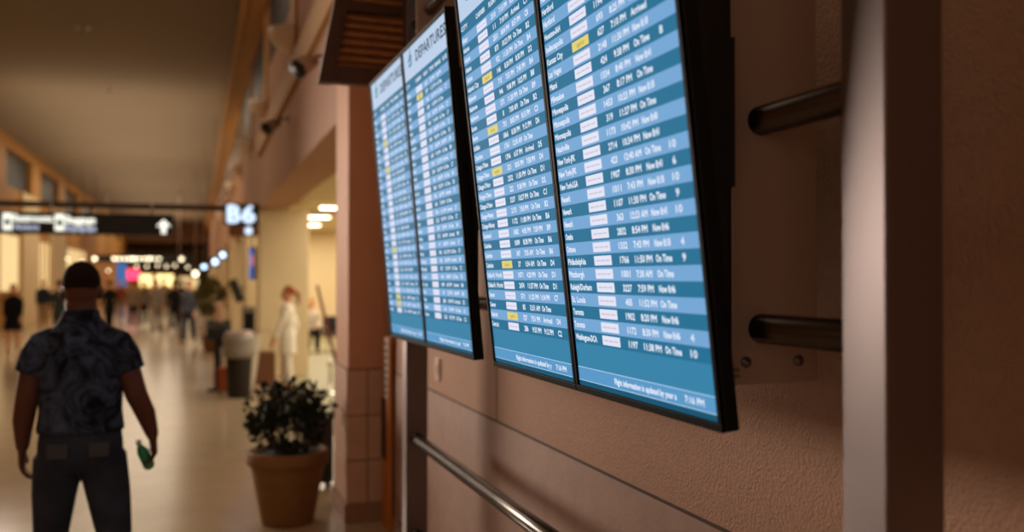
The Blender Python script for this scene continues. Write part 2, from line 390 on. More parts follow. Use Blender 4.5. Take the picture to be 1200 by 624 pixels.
    br.build('rear_mount', M_blackm, e, world=True)
    return e
make_display(A, 0, rows1, 'departure board farthest down the wall, beside the tiled column', 'Flight information is upd')
make_display(A, 1, rows2, 'second departure board from the tiled column, its white DEPARTURES title in full view', 'Flight information is upd')
make_display(B, 0, rows3, 'third departure board from the column, with Atlanta, Boston and Chicago flights', 'Flight information is updated by y')
make_display(B, 1, rows4, 'nearest departure board, with Minneapolis, New York and Toronto flights', 'Flight information is updated by your a')

# ------------------------------------------------------------------ steel frame that carries them
def post(y0, label):
    e = empty('steel_post', label, 'post', (1.05, y0+.05, 0), group='square steel posts of the display frame')
    m = MB(); m.bbox(-.05, .06, -.0, .105, 0, 3.6, .003)
    m.v = [(a, b-.05, c) for a, b, c in m.v]
    m.build('square_tube', M_steel, e)
    MB().bbox(-.08, .09, -.08, .085, 0, .012, .002).build('base_plate', M_steel2, e)
    return e
post(1.205, 'tall square brushed steel post in the right foreground')
post(4.72, 'square brushed steel post next to the tiled column')
for z, lab in ((CAMH-.10, 'lower steel rod meeting the right foreground post behind the boards'), (CAMH+.31, 'upper steel rod meeting the right foreground post behind the boards'),
               (CAMH+1.29, 'highest steel rod above the two far departure boards'),
               (CAMH-.815, 'waist-high steel handrail below the departure boards'), (CAMH-1.30, 'lowest steel rail, under the waist-high handrail')):
    e = empty('steel_rail', lab, 'rail', (1.055, 3.0, z), group='round steel rails between the posts')
    r = .029 if z > 1.6 else .031
    rod = MB().cyl((0, -1.688, 0), (0, 1.718, 0), r, 24).build('rod', M_rod, e)
    for y in (-1.688, 1.70): MB().cyl((0, y, 0), (0, y+.018, 0), r+.004, 24).build('end_collar', M_rod, rod)
for i, (y, lab) in enumerate(((1.63, 'flat satin steel plate beside the nearest departure board'), (3.04, 'steel plate between the two pairs of departure boards'), (4.45, 'steel plate behind the farthest departure board'))):
    e = empty('mounting_plate', lab, 'plate', (1.085, y, CAMH-.21), group='steel mounting plates')
    pl = MB().bbox(-.095, .10, 0, .012, 0, 1.9, .002).build('plate', M_steel2, e)
    for bx in (-.065, .055):
        MB().cyl((bx, .001, .045), (bx, -.004, .045), .011, 16).cyl((bx, -.003, .045), (bx, -.007, .045), .006, 6).build('bolt', M_steel, pl)
    if i == 0:
        m = MB(); m.box(-.095, -.08, -.003, .001, .015, .021); m.box(-.095, -.08, -.003, .001, .028, .034); m.build('slot', M_steel, pl)

# louvred wooden box over the far end of the boards
e = empty('louvred_box', 'dark wooden louvred box hanging above the far departure boards', 'cabinet', (.9, 5.3, 3.6))
x0, z0 = .60, CAMH+1.025
def lx(z): return x0+(z-z0)*.19
fr = MB()
zt = 3.6; Y0, Y1 = 5.02, 5.09
fr.prism([(lx(z0), z0), (1.32, z0), (1.32, z0+.09), (lx(z0+.09), z0+.09)], 'y', Y0, Y1)
fr.prism([(lx(z0)-.004, z0-.003), (lx(z0)+.07, z0-.003), (lx(zt)+.07, zt), (lx(zt)-.004, zt)], 'y', Y0-.004, Y1+.004)
fr.prism([(lx(z0+.385), z0+.385), (1.32, z0+.385), (1.32, z0+.43), (lx(z0+.43), z0+.43)], 'y', Y0, Y1-.01)
fr.box(1.22, 1.325, Y0-.004, Y1+.004, z0-.003, zt); pass
fr.build('frame', M_wood, e, world=True)
sl = MB(); sl.prism([(lx(z0+.05)+.03, z0+.05), (1.28, z0+.05), (1.28, zt-.02), (lx(zt)+.03, zt-.02)], 'y', Y1-.025, Y1-.005)
for zz in [z0+.075+.044*i for i in range(7)]+[z0+.435+.044*i for i in range(7)]:
    if zz+.05 > zt: continue
    sl.add([(lx(zz)+.065, Y0+.005, zz+.012), (1.23, Y0+.005, zz), (1.23, Y0+.05, zz+.040), (lx(zz)+.065, Y0+.05, zz+.050),
            (lx(zz)+.065, Y0+.015, zz+.004), (1.23, Y0+.015, zz-.008), (1.23, Y0+.06, zz+.032), (lx(zz)+.065, Y0+.06, zz+.042)],
           [(0,1,2,3),(7,6,5,4),(0,4,5,1),(2,6,7,3),(0,3,7,4),(1,5,6,2)])
sl.build('louvre_slats', M_slat, e, world=True)

# wall switch plate
e = empty('switch_plate', 'small pale switch plate on the wall under the far boards', 'switch', (WX, 5.38, CAMH-.53))
cv = MB().bbox(-.012, 0, -.05, .05, -.065, .065, .003).build('cover', M_tile, e)
MB().bbox(-.020, -.010, -.014, .014, -.03, .03, .002).build('toggle', M_white, cv)
# orange panel between column and far post
e = empty('orange_panel', 'narrow orange floor-standing panel between the steel post and the tiled column', 'panel', (1.30, 6.78, 0))
MB().bbox(-.015, .012, -.13, .14, 0, 1.38, .004).build('board', M_orange, e)
m = MB(); m.box(-.021, -.014, -.02, .14, .50, .93); m.build('dark_slot', M_groove, e)
m = MB(); m.box(-.021, -.014, -.10, .00, .95, 1.37, 0)
for i in range(8): m.box(-.024, -.020, -.085, -.015, .965+.05*i, .995+.05*i, 1)
m.build('printed_strip', [M_white, M_blackm], e)

# ------------------------------------------------------------------ sconces, spotlights, sprinklers
def sconce(y):
    e = empty('wall_sconce', 'pale half-bowl sconce on the upper right wall', 'wall lamp', (HX-.03, y, CAMH+2.76), group='half-bowl sconces along the upper right wall')
    m = MB(); prof = [(.03, -.17), (.14, -.14), (.24, -.07), (.29, .03), (.30, .10), (.28, .10), (.26, .04), (.13, -.08), (.01, -.10)]
    vs = []; seg = 16
    for r, z in prof:
        for k in range(seg+1):
            a = PI/2+PI*k/seg; vs.append((r*math.cos(a)*.9, r*math.sin(a), z))
    fs = [(i*(seg+1)+k, i*(seg+1)+k+1, (i+1)*(seg+1)+k+1, (i+1)*(seg+1)+k) for i in range(len(prof)-1) for k in range(seg)]
    m.add(vs, fs, 0, True); m.build('bowl', M_sconce, e)
    MB().bbox(-.012, 0, -.06, .06, -.1, .05, .003).build('back_plate', M_gold, e)
    return e
first = None
nm = ['nearest', 'second', 'third', 'fourth', 'fifth', 'sixth', 'seventh', 'eighth', 'ninth']
for i, y in enumerate(SCY[1:]):
    if first is None: first = sconce(y); o = first
    else: o = copy_tree(first); o.location = (HX-.03, y, CAMH+2.76)
    o['label'] = '%s pale half-bowl sconce along the upper right wall' % nm[i]
def spot(x, y, z, lab):
    e = empty('spotlight', lab, 'spotlight', (HX, y, z), group='spotlights under the cornice')
    m = MB(); m.tube([(-.12, .02, 0), (-.20, -.05, -.05), (-.27, -.12, -.11)], [.05, .075, .085], 16, cap=False); lh = m.build('lamp_housing', M_steel2, e)
    MB().cyl((-.268, -.118, -.108), (-.275, -.126, -.115), .078, 16).build('lens', M_blackm, lh)
    MB().tube([(0, .03, .05), (-.08, .03, .05), (-.14, .0, 0)], .014, 8).bbox(-.015, 0, -.04, .1, 0, .1, .003).build('bracket', M_blackm, e)
    return e
s0 = spot(0, 12.0, CAMH+1.92, 'farther grey spotlight on the pink wall above the opening')
s1 = copy_tree(s0); s1.location = (HX, 8.2, CAMH+1.85); s1['label'] = 'grey spotlight just left of the louvred wooden box'
for i, (px, py, lab) in enumerate(((97, 32, 'small sprinkler rose on the ceiling, nearer one'), (128, 103, 'small sprinkler rose on the ceiling, farther one'))):
    p = atZ(px, py, CZ); e = empty('sprinkler', lab, 'sprinkler', (p.x, p.y, CZ+.006), group='ceiling sprinklers')
    MB().lathe([(.14, 0), (.14, -.02), (.05, -.035)]).build('rose', M_steel2, e)
    MB().lathe([(.03, -.03), (.02, -.09), (.06, -.095), (.06, -.105)], seg=12).build('nozzle', M_blackm, e)

# ------------------------------------------------------------------ overhead signs
SY = 17.5
def P(x, y, Y=SY): return atY(x, y, Y)
b = MB(); a = P(0, 238); d = P(303, 241)
b.bbox(LX, HX, SY+.05, SY+.15, a.z-.05, a.z+.05, .01)
tag(b.build('overhead_rail', mat('rail_brown', srgb(60, 46, 38), rough=.5)), 'dark horizontal rail carrying the concourse signs across the hall', 'rail')
def sign_T(px, py, Y):      # map sign-local metres to world
    o = P(px, py, Y); return lambda x, y, z: (o.x+x, Y-.09-z, o.z+y)
tl, brr = P(-70, 250), P(203, 275)
e = empty('overhead_sign', 'long black overhead sign with white lettering and an up arrow', 'sign', ((tl.x+brr.x)/2, SY+.1, tl.z))
zt, zb = P(100, 250).z, P(100, 275).z
MB().bbox(tl.x, brr.x, SY-.06, SY+.12, zb, zt, .01).build('sign_box', M_blackm, e, world=True)
for px in (-30, 60, 178):
    q = P(px, 238); MB().cyl((q.x, SY+.03, zt), (q.x, SY+.03, q.z), .015, 8).build('hanger', M_steel2, e, world=True)
m = MB(); pw = P(101, 260).x-P(100, 260).x   # metres per pixel here
def sx(px): return P(px, 262).x
def row(mb, txt, x0, x1, y0, y1, mi): 
    zlo = P(100, y1).z; zhi = P(100, y0).z
    text(mb, txt, sx(x0), 0, (zhi-zlo), sx(x1)-sx(x0), 0, mi, T=lambda x, y, z: (x, SY-.064-z, zlo+y), bold=.006)
zz = lambda py: P(100, py).z
for x0_, x1_ in ((4, 15), (65, 76)):
    m.box(sx(x0_), sx(x1_), SY-.068, SY-.058, zz(271), zz(252), 0)
    m.box(sx(x0_+2.5), sx(x1_-2.5), SY-.071, SY-.066, zz(266), zz(258), 2)
row(m, "Restrooms", 17, 62, 253, 261, 0); row(m, "Aseos", 17, 46, 264, 270, 1)
row(m, "Baggage", 78, 112, 254, 262, 0); row(m, "Equipaje", 78, 113, 264.5, 271, 1)
ax = sx(192); az0, az1 = zz(273), zz(256); aw = 9*pw
m.add([(ax-aw*.33, SY-.066, az0), (ax+aw*.33, SY-.066, az0), (ax+aw*.33, SY-.066, (az0+az1)/2), (ax+aw, SY-.066, (az0+az1)/2), (ax, SY-.066, az1), (ax-aw, SY-.066, (az0+az1)/2), (ax-aw*.33, SY-.066, (az0+az1)/2)], [(0,1,2,3,4,5,6)], 0)
m.build('sign_lettering', [E_white, E_grey, M_blackm], e, world=True)
# gate sign B6
q0, q1 = P(263, 239), P(303, 276)
e = empty('gate_sign', 'dark gate sign reading B6 at the end of the overhead rail', 'sign', ((q0.x+q1.x)/2, SY, q0.z), group='gate number signs')
MB().bbox(q0.x, min(q1.x, HX-.01), SY-.1, SY+.04, P(280, 264).z, q0.z, .01).build('sign_box', M_blackm, e, world=True)
MB().bbox(P(268, 262).x, min(q1.x, HX-.01), SY-.08, SY+.02, P(280, 277).z, P(280, 264.5).z, .01).build('lower_panel', mat('sign_brown', srgb(110, 62, 30), rough=.5), e, world=True)
m = MB(); zlo, zhi = P(280, 261).z, P(280, 241.5).z
for tx_, a_, b_ in (("B", 267, 281), ("6", 284, 298)):
    m = MB(); text(m, tx_, P(a_, 250).x, 0, zhi-zlo, P(b_, 250).x-P(a_, 250).x, 0, 0, T=lambda x, y, z: (x, SY-.104-z, zlo+y), bold=.02); m.build('sign_character', E_blue, e, world=True)
cc = P(291, 271); m = MB(); m.cyl((cc.x, SY-.082, cc.z), (cc.x, SY-.092, cc.z), 5*pw, 20)
m.build('lit_symbol', E_blue, e, world=True)
# further gate signs down the right side
gl = ['B8', 'B10', 'B12', 'B14']
for i, (px, py, Y, col, r) in enumerate(((261, 299, 26, 'b', 4.6), (252, 307, 31, 'b', 5), (239, 313, 38, 'b', 4), (229, 321, 46, 'w', 4.5))):
    p = atY(px, py, Y); k = Y/1117
    e = empty('gate_sign', '%s of the small lit round gate markers beyond the B6 sign' % ['nearest', 'second', 'third', 'farthest'][i], 'sign', (p.x, Y, p.z), group='small gate markers beyond the B6 sign')
    MB().bbox(-5*k, 5*k, .0, .12, -5*k, 5*k, .01).build('sign_box', M_blackm, e)
    MB().cyl((0, -.002, 0), (0, -.03, 0), r*k*.62, 20).build('lit_disc', E_bokb if col == 'b' else E_bok, e)
    MB().cyl((0, .06, 5*k), (0, .06, CZ-p.z), .015, 6).build('hanger', M_steel2, e)

# far sign over the crowd
Yf = 58
q0, q1 = atY(112, 299, Yf), atY(225, 308, Yf)
e = empty('far_overhead_sign', 'long black sign with a row of small white lights above the crowd', 'sign', ((q0.x+q1.x)/2, Yf, q0.z))
MB().bbox(q0.x, q1.x, Yf, Yf+.2, q1.z, q0.z, .02).build('sign_box', M_blackm, e, world=True)
m = MB(); k = Yf/1117
row2 = [(111, 2.6), (134, 2.4), (140, 2), (146, 2), (152, 2.2), (157, 2.6), (163, 2), (169, 2), (175, 2.6), (181, 1.8), (187, 1.8), (213, 3)]
for px, r in row2:
    p = atY(px, 303.5, Yf); MB().cyl((p.x, Yf-.002, p.z), (p.x, Yf-.04, p.z), r*k*.7, 14).build('lit_letter', E_bok, e, world=True)
for px in (125, 210):
    p = atY(px, 299, Yf); MB().cyl((p.x, Yf+.1, p.z), (p.x, Yf+.1, CZ), .03, 8).build('hanger', M_steel2, e, world=True)

# downlights hanging on the left and in the far hall
ORD = ['first','second','third','fourth','fifth','sixth','seventh','eighth','ninth','tenth','eleventh','twelfth','thirteenth','fourteenth','fifteenth','sixteenth','seventeenth','eighteenth']
PL = ((10, 290, 40), (17, 291, 40), (24, 293, 40), (8, 301, 48), (20, 302, 48), (48, 297, 48), (55, 299, 50), (79, 303, 46), (96, 306, 50), (111, 302, 50), (127, 317, 70), (214, 304, 56), (220, 313, 70), (205, 311, 80), (195, 312, 85), (185, 311, 88), (172, 312, 88), (160, 312, 90))
for i, (px, py, Y) in enumerate(sorted(PL)):
    p = atY(px, py, Y); k = Y/1117
    top = CZ
    e = empty('pendant_lamp', '%s from the left of the small round lit pendant lamps above the crowd' % ORD[i], 'lamp', (p.x, Y, p.z), group='small pendant lamps above the crowd')
    MB().lathe([(.03, 2.2*k), (1.4*k, 1.2*k), (1.7*k, .2*k)], seg=14).build('shade', M_sconce, e)
    MB().ball((0, 0, -.1*k), 1.25*k, 10).build('bulb', E_bok, e)
    MB().cyl((0, 0, 2.1*k), (0, 0, top-p.z), .012, 6).build('cord', M_blackm, e)

# ------------------------------------------------------------------ gate lounge lamps
for i, (px, py) in enumerate(((385, 241), (378, 252.5), (365, 252.5), (368, 262), (357, 262), (355, 268))):
    p = atZ(px, py, 3.19)
    e = empty('ceiling_lamp', ['nearest and highest oblong ceiling lamp of the gate lounge', 'right lamp of the second row on the lounge ceiling', 'left lamp of the second row on the lounge ceiling',
        'right lamp of the third row on the lounge ceiling', 'left lamp of the third row on the lounge ceiling', 'farthest small lamp on the lounge ceiling'][i], 'ceiling lamp', (p.x, p.y, 3.2), group='ceiling lamps of the gate lounge')
    MB().bbox(-.17, .17, -.17, .17, -.05, 0, .02).build('lamp_housing', M_white, e)
    MB().bbox(-.15, .15, -.15, .15, -.07, -.045, .01).build('diffuser', E_lamp, e)

# ------------------------------------------------------------------ left side pillars and lit shop windows
px_ = [(0, 26), (43, 59)]
for i, (y0, y1) in enumerate(((24.0, 27.0), (39.2, 43.0), (46.6, 51.4))):
    struct('wall_left_pillar_%d' % (i+1), MB().bbox(LX-.05, LX+.12, y0, y1, 0, 5.0, .02), M_cream)
for i, (y0, y1, lab) in enumerate(((27.3, 38.8, 'warm lit shop window in the left wall, nearest to us'), (43.2, 46.4, 'narrow warm lit shop window between two cream pillars on the left'), (51.8, 60.5, 'farthest warm lit shop window in the left wall'))):
    e = empty('shop_window', lab, 'shop window', (LX, (y0+y1)/2, 0), group='lit shop windows in the left wall')
    h = (y1-y0)/2
    MB().bbox(0, .05, -h, h, 1.35, 3.3, .01).build('lit_pane', E_shop, e)
    m = MB()
    for q in (-h, -h/3, h/3, h-.08): m.bbox(.03, .1, q, q+.08, 1.25, 3.4, .01)
    m.bbox(.03, .1, -h, h, 3.3, 3.42, .01); m.bbox(.03, .1, -h, h, 1.2, 1.35, .01); m.build('frame', M_gold, e)
# shops of the far hall
for i, (xa, xb, ya, yb, Y, m_, lab) in enumerate(((137, 148, 303, 336, 75, E_bsign, 'blue lit vertical panel in the far hall'), (149, 163, 316, 328, 80, E_pink, 'glowing pink sign in the far hall'),
        (161, 178, 322, 336, 85, E_shop2, 'bright yellow shop front right of the pink sign'), (183, 203, 322, 336, 88, E_shop2, 'bright yellow shop front in the middle of the far hall'),
        (210, 232, 325, 338, 90, E_shop, 'dimmer yellow shop front at the right of the far hall'), (100, 134, 312, 334, 95, E_shop, 'dimmer yellow shop front beside the blue panel'))):
    p, q = atY(xa, ya, Y), atY(xb, yb, Y)
    e = empty('shop_sign', lab, 'shop front', ((p.x+q.x)/2, Y, q.z), group='lit shop fronts of the far hall')
    MB().bbox(p.x, q.x, Y, Y+.1, q.z, p.z, .02).build('lit_panel', m_, e, world=True)
    MB().bbox(p.x-.05, q.x+.05, Y+.08, Y+.3, 0, p.z+.1, .02).build('case', M_gold, e, world=True)

# ------------------------------------------------------------------ plants
def leaf_ball(mb, c, r, n, ls, rnd):
    for _ in range(n):
        while True:
            v = Vector((rnd.uniform(-1,1), rnd.uniform(-1,1), rnd.uniform(-1,1)))
            if .3 < v.length < 1: break
        p = Vector(c)+Vector((v.x*r[0], v.y*r[1], v.z*r[2]))
        d = (v.normalized()+Vector((rnd.uniform(-.8,.8), rnd.uniform(-.8,.8), rnd.uniform(-.5,.9)))).normalized()
        s = d.cross(Vector((rnd.uniform(-1,1), rnd.uniform(-1,1), rnd.uniform(-1,1)))).normalized(); L = ls*rnd.uniform(.7,1.3); w = L*.32
        up = s.cross(d)*L*.12
        mb.add([p, p+d*L*.35+s*w*.9+up, p+d*L*.75+s*w*.6+up, p+d*L, p+d*L*.75-s*w*.6+up, p+d*L*.35-s*w*.9+up, p+d*L*.5-up*.4], [(0,1,6),(1,2,6),(2,3,6),(3,4,6),(4,5,6),(5,0,6)])
def potted(loc, lab):
    e = empty('potted_plant', lab, 'potted plant', loc)
    MB().lathe([(.185, 0), (.19, .01), (.262, .40), (.27, .43), (.29, .435), (.297, .445), (.297, .525), (.29, .535), (.268, .535), (.26, .50), (.05, .49)], seg=40).build('pot', M_terra, e)
    MB().lathe([(.255, .47), (.262, .50), (.01, .515)], seg=24).build('soil', M_soil, e)
    r = random.Random(3); st = MB(); lf = MB()
    for _ in range(26):
        a = r.uniform(0, 2*PI); q = r.uniform(.1, .30); h = .52+r.uniform(.18, .42)
        tip = (q*math.cos(a), q*math.sin(a), h)
        st.tube([(q*.25*math.cos(a), q*.25*math.sin(a), .49), (q*.6*math.cos(a), q*.6*math.sin(a), .5+.5*(h-.5)), tip], [.006, .004, .002], 5)
        leaf_ball(lf, tip, (.085, .085, .08), 34, .055, r)
    leaf_ball(lf, (0, 0, .68), (.27, .27, .17), 300, .06, r)
    st.build('stems', M_stem, e); lf.build('foliage', M_leaf, e)
potted((.64, 7.21, 0), 'dark leafy bush in a wide brown terracotta pot beside the column')

p = atZ(247, 412, 0)
e = empty('potted_tree', 'dark olive indoor tree in the distance right of the crowd', 'potted tree', (p.x, p.y, 0))
MB().lathe([(.16, 0), (.22, .35), (.24, .36), (.24, .42), (.2, .42), (.1, .38)], seg=20).build('pot', M_terra, e)
MB().tube([(0, 0, .35), (.02, 0, .8), (-.01, .02, 1.3)], [.03, .025, .02], 8).build('trunk', M_stem, e)
lf = MB(); leaf_ball(lf, (0, 0, 1.3), (.34, .34, .42), 420, .13, random.Random(5)); lf.build('foliage', M_leaf2, e)

# ------------------------------------------------------------------ rubbish bin, lectern, suitcases, cart
p = atZ(280, 466, 0)
e = empty('trash_bin', 'dark round rubbish bin with a pale liner and domed top', 'bin', (p.x, p.y, 0))
MB().lathe([(.155, 0), (.165, .02), (.20, .62), (.195, .64)], seg=28).build('bin_body', M_bin, e)
m = MB(); m.lathe([(.20, .60), (.235, .63), (.245, .72), (.225, .80), (.24, .86), (.225, .93), (.19, .95), (.18, .9), (.17, .7)], seg=28); m.build('liner', M_bag, e)
MB().lathe([(.215, .90), (.22, .96), (.17, 1.0), (.05, 1.01)], seg=28).build('lid', M_steel2, e)

p = atZ(256, 458, 0)
e = empty('lectern', 'black slim lectern with a wide slanted top left of the rubbish bin', 'lectern', (p.x, p.y, 0))
MB().bbox(-.16, .16, -.16, .16, 0, .04, .01).build('base', M_blackm, e)
MB().bbox(-.07, .07, -.07, .07, .03, .86, .01).build('stand', M_blackm, e)
m = MB(); m.prism([(-.2, .82), (.2, .95), (.2, 1.12), (-.2, 1.0)], 'x', -.19, .19); m.build('top', M_blackm, e)
MB().bbox(-.06, .08, -.05, .05, 1.08, 1.42, .04).build('paper_stack', mat('pale_paper', srgb(200, 160, 130), rough=.7), e)

def suitcase(name, lab, loc, sz, m_, rz=0, handle=True):
    e = empty(name, lab, 'suitcase', loc, rz); w, d, h = sz
    MB().bbox(-w/2, w/2, -d/2, d/2, .05, h, .03, seg=3).build('shell', m_, e)
    if handle: MB().tube([(-w*.25, 0, h-.02), (-w*.25, 0, h+.3), (w*.25, 0, h+.3), (w*.25, 0, h-.02)], .009, 8).build('handle', M_steel2, e)
    for sx_ in (-1, 1):
        for sy_ in (-1, 1): MB().cyl((sx_*w*.36-.012, sy_*d*.3, .03), (sx_*w*.36+.012, sy_*d*.3, .03), .03, 12).build('wheel', M_blackm, e)
    return e
p = atZ(264, 459, 0); suitcase('suitcase', 'small burnt orange suitcase standing by the black lectern', (p.x-.02, p.y-.35, 0), (.2, .16, .42), mat('orange_shell', srgb(170, 80, 30), rough=.5), 0)
p = atZ(322, 460, 0)
e = empty('service_cart', 'brown wheeled cart with a pale sack between bin and woman in white', 'cart', (p.x-.20, p.y+.35, 0))
MB().bbox(-.16, .22, -.22, .22, .10, .62, .02).build('box', mat('cart_brown', srgb(120, 76, 44), rough=.6), e)
MB().tube([(-.14, .18, .6), (-.2, .18, .95), (.18, .18, .95), (.2, .18, .6)], .014, 8).build('handle', M_steel2, e)
m = MB(); m.tube([(-.05, -.2, .86), (-.13, -.24, .6), (-.2, -.27, .3), (-.26, -.3, .08)], [(.05, .03), (.09, .05), (.12, .07), (.14, .06)], 12); m.build('sack', M_sack, e)
for sx_ in (-.1, .16):
    for sy_ in (-.17, .17): MB().cyl((sx_-.012, sy_, .05), (sx_+.012, sy_, .05), .05, 14).build('wheel', M_blackm, e)
p = atX(392, 560, 1.02)
suitcase('suitcase', 'dark rounded suitcase half hidden behind the tiled column', (1.0, 8.35, 0), (.22, .30, .62), M_blackm, 0, False)
# grey kiosk and dark wall monitor by the pier
e = empty('kiosk', 'slim grey kiosk standing against the cream pier', 'kiosk', (.86, 17.3, 0))
MB().bbox(-.10, .11, -.12, .12, .03, 1.30, .02).build('cabinet', mat('kiosk_grey', srgb(120, 108, 98), rough=.4), e)
MB().bbox(-.13, .14, -.16, .16, 0, .035, .01).build('base', M_blackm, e)
MB().bbox(-.08, .09, -.126, -.118, .85, 1.2, .004).build('panel', M_glassdk, e)
p = atY(277, 341, 22); e = empty('wall_monitor', 'small dark tilted monitor on the right wall past the pier', 'monitor', (p.x, 22, p.z))
m = MB(); m.bbox(-.1, .1, -.03, .03, -.26, .26, .01); o = m.build('monitor_case', M_blackm, e); o.rotation_euler = (0, -.38, 0)
MB().tube([(0, .0, 0), (.15, .1, .05), (HX-p.x, .4, .1)], .015, 8).build('arm', M_blackm, e)
p = atY(296, 308, 17.2); e = empty('hanging_banner', 'small blue and pink lit banner beside the cream pier under the B6 sign', 'banner', (p.x, 17.2, p.z))
MB().bbox(-.06, .06, -.03, .03, -.30, .27, .01).build('case', M_blackm, e)
MB().box(-.055, .0, -.036, -.03, -.28, .25, 0).box(-.03, .01, -.040, -.034, -.05, .12, 1).build('print', [emi('banner_blue', srgb(70, 110, 190), 1.), emi('banner_pink', srgb(230, 140, 160), 1.)], e)
MB().cyl((0, 0, .26), (0, 0, P(291, 277).z-p.z), .012, 6).build('hanger', M_blackm, e)
# leaning dark-red pole in the lounge
a_, b_ = atY(372, 336, 13.), atZ(401, 466, 0)
e = empty('leaning_pole', 'dark red pole leaning to the left in front of the seated passengers', 'pole', (a_.x+.25, 13., 0))
MB().tube([(a_.x, 13., a_.z), (a_.x+(a_.z)*.24, 13., .03)], [.02, .026], 10).build('pole', mat('dark_red', srgb(120, 40, 24), rough=.5), e, world=True)
MB().lathe([(.13, 0), (.13, .02), (.03, .05)], c=(a_.x+a_.z*.24, 13., 0), seg=20).build('foot', M_blackm, e, world=True)
# chrome stanchion
p = atZ(387, 462, 0)
e = empty('stanchion', 'short chrome barrier post beside the tiled column in the gate lounge', 'barrier post', (p.x, p.y, 0))
MB().lathe([(.15, 0), (.15, .015), (.04, .04)], seg=24).build('base', M_chrome, e)
MB().lathe([(.028, .03), (.028, .42), (.04, .43), (.04, .5), (.02, .52)], seg=16).build('post', M_chrome, e)

# ------------------------------------------------------------------ people
SK = mat('skin_brown', srgb(98, 56, 36), rough=.55, spec=.4)
SK2 = mat('skin_light', srgb(214, 150, 112), rough=.55, spec=.4)
def remeshed(mb, name, m, parent, vox, smooth=6):
    tmp = MB(); tmp.v, tmp.f, tmp.mi, tmp.sm = mb.v, mb.f, [0]*len(mb.f), [True]*len(mb.f)
    o = tmp.build(name+'_tmp', m)
    md = o.modifiers.new('r', 'REMESH'); md.mode = 'VOXEL'; md.voxel_size = vox
    sm = o.modifiers.new('s', 'SMOOTH'); sm.iterations = smooth; sm.factor = .5
    dg = bpy.context.evaluated_depsgraph_get(); dg.update()
    me = bpy.data.meshes.new_from_object(o.evaluated_get(dg)); me.name = name
    old = o.data; bpy.data.objects.remove(o); bpy.data.meshes.remove(old)
    if not me.materials: me.materials.append(m)
    for p in me.polygons: p.use_smooth = True
    q = bpy.data.objects.new(name, me); C.objects.link(q); q.parent = parent; return q

def sections(mb, secs, seg=20):
    """secs: (x, y, z, rx, ry) stacked from low to high, closed"""
    vs = []; fs = []; n = len(secs)
    for x, y, z, rx, ry in secs:
        for k in range(seg):
            a = 2*PI*k/seg; ca, sa = math.cos(a), math.sin(a)
            e_ = .8; vs.append((x+rx*math.copysign(abs(ca)**e_, ca), y+ry*math.copysign(abs(sa)**e_, sa), z))
    for i in range(n-1):
        for k in range(seg): fs.append((i*seg+k, i*seg+(k+1) % seg, (i+1)*seg+(k+1) % seg, (i+1)*seg+k))
    fs.append(list(range(seg))[::-1]); fs.append([(n-1)*seg+k for k in range(seg)])
    mb.add(vs, fs, 0, True)

def head(mb, c, s=1., yaw=0):
    x, y, z = c
    mb.ball((x, y-.012*s, z+.025*s), (.079*s, .098*s, .10*s), 20)
    mb.ball((x, y+.018*s, z-.045*s), (.062*s, .075*s, .078*s), 18)
    mb.ball((x, y+.095*s, z-.028*s), (.013*s, .02*s, .022*s), 8)       # nose
    mb.ball((x, y+.078*s, z-.068*s), (.026*s, .012*s, .010*s), 8)      # mouth
    for k in (-1, 1):
        mb.ball((x+k*.032*s, y+.078*s, z+.004*s), (.016*s, .012*s, .010*s), 8)   # brow/eye
        mb.ball((x+k*.083*s, y-.004*s, z-.012*s), (.010*s, .020*s, .031*s), 10)  # ear
def hand(mb, w, d, s=1., inner=1, curl=.5):
    """w wrist, d unit direction of the hand; inner: side towards the body (x sign)"""
    w = Vector(w); d = Vector(d).normalized(); fwd = Vector((0, 1, 0)); side = Vector((inner, 0, 0))
    pc = w+d*.05*s
    mb.tube([w, w+d*.03*s, w+d*.085*s], [(.020*s, .028*s), (.019*s, .040*s), (.016*s, .043*s)], 12, side=side)
    for i, (off, L) in enumerate(((.033, .072), (.011, .082), (-.011, .077), (-.031, .06))):
        b0 = w+d*.082*s+fwd*off*s
        b1 = b0+(d+side*curl*.35).normalized()*L*.48*s
        b2 = b1+(d*.75+side*curl).normalized()*L*.32*s
        b3 = b2+(d*.35+side*curl*1.4).normalized()*L*.26*s
        mb.tube([b0, b1, b2, b3], [.0098*s, .0092*s, .0085*s, .0075*s], 8, side=side)
    t0 = w+d*.03*s+fwd*.028*s; t1 = t0+(d*.7+fwd*.75+side*.2).normalized()*.038*s; t2 = t1+(d+fwd*.3+side*.35*curl).normalized()*.034*s
    mb.tube([t0, t1, t2], [.0125*s, .011*s, .009*s], 8, side=side)

# --- the man walking away in the foreground (1.86 m)
mw_ = (-.565, 5.35, 0)
man = empty('person', 'man with cropped hair seen from behind in dark patterned T-shirt, holding green bottle', 'person', mw_, 0.02)
bd = MB()
head(bd, (0, .015, 1.735), 1.14)
bd.tube([(0, -.015, 1.52), (0, -.005, 1.60), (0, .005, 1.70)], [(.11, .08), (.079, .072), (.076, .075)], 18)
sections(bd, [(0, 0, .84, .16, .105), (0, 0, .92, .185, .125), (0, 0, 1.02, .178, .118), (0, 0, 1.12, .172, .112), (0, 0, 1.24, .182, .118), (0, 0, 1.36, .20, .125), (0, -.005, 1.44, .185, .11), (0, -.01, 1.51, .145, .085), (0, -.01, 1.57, .09, .065)])
ARML = [(-.175, -.01, 1.455), (-.222, -.02, 1.34), (-.246, -.03, 1.19), (-.265, .0, 1.08), (-.272, .03, .95)]
ARMR = [(.175, -.01, 1.455), (.222, -.02, 1.34), (.268, -.035, 1.19), (.31, .0, 1.09), (.342, .04, .975)]
ra = [.056, .062, .056, .052, .034]
bd.tube(ARML, ra, 16); bd.tube(ARMR, ra, 16)
